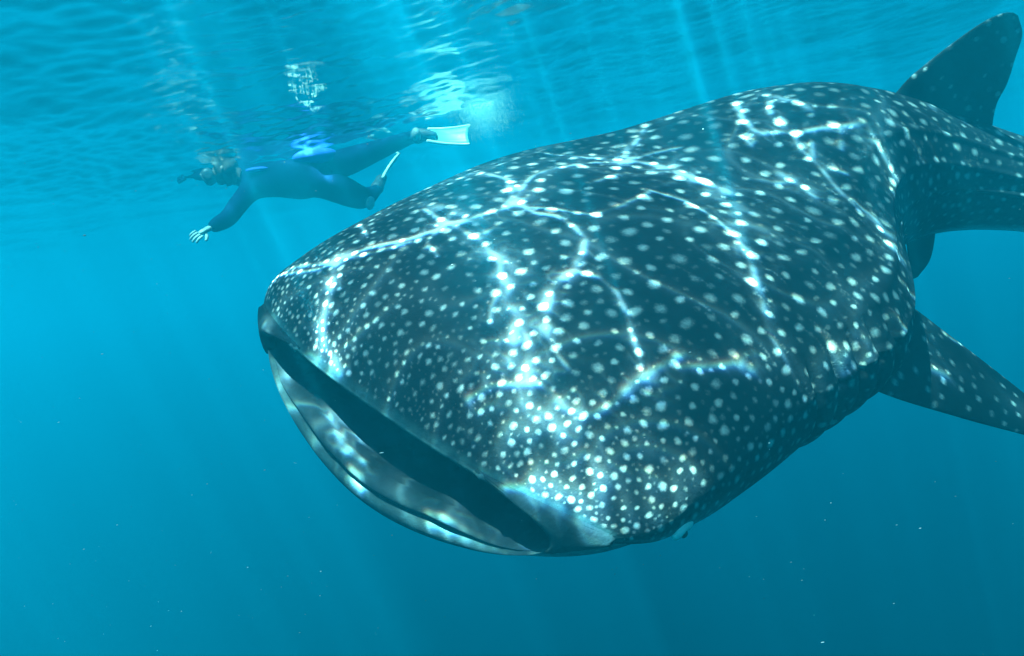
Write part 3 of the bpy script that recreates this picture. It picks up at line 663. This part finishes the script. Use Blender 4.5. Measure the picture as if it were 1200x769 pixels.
# swim fins: dark foot pocket, pale ribbed blade with raised edge rails
blade_m = plain('fin_blade', (.07, .22, .15), .45, .2, 12); rail_m = plain('fin_rail', (.45, .55, .48), .4, .1, 12); rub = plain('fin_rubber', (.01, .015, .02), .6, .3, 30)
def swim_fin(heel, toe, end, wide, w0, w1):
    ax_ = end-toe; ln = np.linalg.norm(ax_); ax_ /= ln; wide = wide-ax_*(wide@ax_); wide /= np.linalg.norm(wide); nn = np.cross(ax_, wide)
    v, fc = skin_mesh([[(heel, .05), ((heel+toe)/2, .055), (toe, .045), (toe+ax_*ln*.3, (.05, .025))]], 2)
    fin_ = mesh('swim_fin', v, fc, rub, person)
    n, m = 14, 9; G = []
    for sdn in (1, -1):
        for i in range(n):
            for j in range(m):
                k = i/(n-1); q = j/(m-1)*2-1
                G.append(toe+ax_*ln*(.12+.88*k-.06*(1-q*q)*k)+wide*q*(w0+(w1-w0)*k)/2+nn*(sdn*(.006+.004*math.cos(q*9))*(1-.5*k)+.05*k*k))
    G = np.array(G); fs = grid_faces(n, m).tolist()+grid_faces(n, m)[:, ::-1].__add__(n*m).tolist()
    rim = [i*m for i in range(n)]+[(n-1)*m+j for j in range(1, m)]+[i*m+m-1 for i in range(n-2, -1, -1)]+[j for j in range(m-2, 0, -1)]
    fs += [[a, b, b+n*m, a+n*m] for a, b in zip(rim, rim[1:]+rim[:1])]
    mesh('blade', G-np.array(person.location), fs, blade_m).parent = fin_
    for q in (-1, 1):
        pth = [(toe+ax_*ln*(.05+.95*k)+wide*q*(w0+(w1-w0)*k)/2+nn*.05*k*k, .013*(1-.45*k)) for k in np.linspace(0, 1, 7)]
        v, fc = skin_mesh([pth], 1); mesh('edge_rail', v-np.array(person.location), fc, rail_m).parent = fin_
swim_fin(J['anr'], J['tor'], at(550, 164, 5.62), np.array([.15, .7, 1.]), .10, .165)
swim_fin(J['anl'], J['tol'], at(458, 182, 6.80), np.array([.6, -.5, .5]), .10, .19)
patch('ankle_band', at(488, 158, 5.55), (J['tor']-J['anr'], upv, vw), (.035, .045, .06), glove)
# ------------------------------------------------------------------ bubbles and drifting specks
def scatter(name, C, Rr, mat, sq=None, **k):
    bm = bmesh.new(); bmesh.ops.create_icosphere(bm, subdivisions=1, radius=1)
    bv = np.array([v.co[:] for v in bm.verts]); bf = np.array([[v.index for v in f.verts] for f in bm.faces]); bm.free()
    n = len(C); sc_ = np.ones((n, 3)) if sq is None else sq
    V = (np.asarray(C)[:, None]+bv[None]*(np.asarray(Rr)[:, None]*sc_)[:, None]).reshape(-1, 3)
    Fq = (bf[None]+(np.arange(n)*len(bv))[:, None, None]).reshape(-1, 3)
    return mesh(name, V, Fq, mat, kind='stuff', **k)
r2 = np.random.default_rng(21)
C, Rr = [], []
for _ in range(9000):
    x, y = 567+r2.normal()*16, 132+r2.normal()*13; C.append(at(x, y, 5.5+r2.normal()*.12)); Rr.append(r2.uniform(.0006, .0015))
for _ in range(160):
    C.append(at(566+r2.normal()*6, 121+r2.normal()*3, 5.4)); Rr.append(r2.uniform(.002, .005))
for (x, y, l, a) in ((362, 96, 9, -.5), (352, 108, 11, .2), (366, 116, 8, -.9), (372, 127, 9, -.6), (356, 121, 7, .6), (345, 89, 6, .1), (376, 104, 6, -.3)):  # streaks of tiny spheres added as bright glints on the surface
    cf = .185-(x-300)*.000152+(185-y)*.000965; d0 = min(1.1/cf, 6.2)
    for q in r2.uniform(-1, 1, 46):
        xx, yy = x+l*q*math.cos(a)+r2.normal()*1.9, y+l*q*math.sin(a)+r2.normal()*1.3
        cf = .185-(xx-300)*.000152+(185-yy)*.000965; C.append(at(xx, yy, min(1.1/cf, 6.2)*.985)); Rr.append(r2.uniform(.001, .0032))
bub = plain('bubbles_and_glints', (.40, .64, .54), .3, .05, 5, .4)
scatter('bubbles', C, Rr, bub, label='cloud of small pale bubbles under the surface behind the snorkeller, with bubble streaks standing in for surface glints', category='bubbles')
C, Rr, Sq = [], [], []
for _ in range(1300):
    d = r2.uniform(1.4, 6); x, y = r2.uniform(-150, 1350), r2.uniform(150, 900)
    C.append(at(x, y, d)); Rr.append(min(.0024, abs(r2.normal()*.0006)+.0004)); Sq.append((r2.uniform(.6, 2.4), r2.uniform(.6, 1.2), r2.uniform(.3, .9)))
scatter('plankton', C, Rr, plain('plankton_flecks', (.22, .30, .30), .6, .2, 50), np.array(Sq), label='tiny pale specks drifting in the open water', category='plankton')
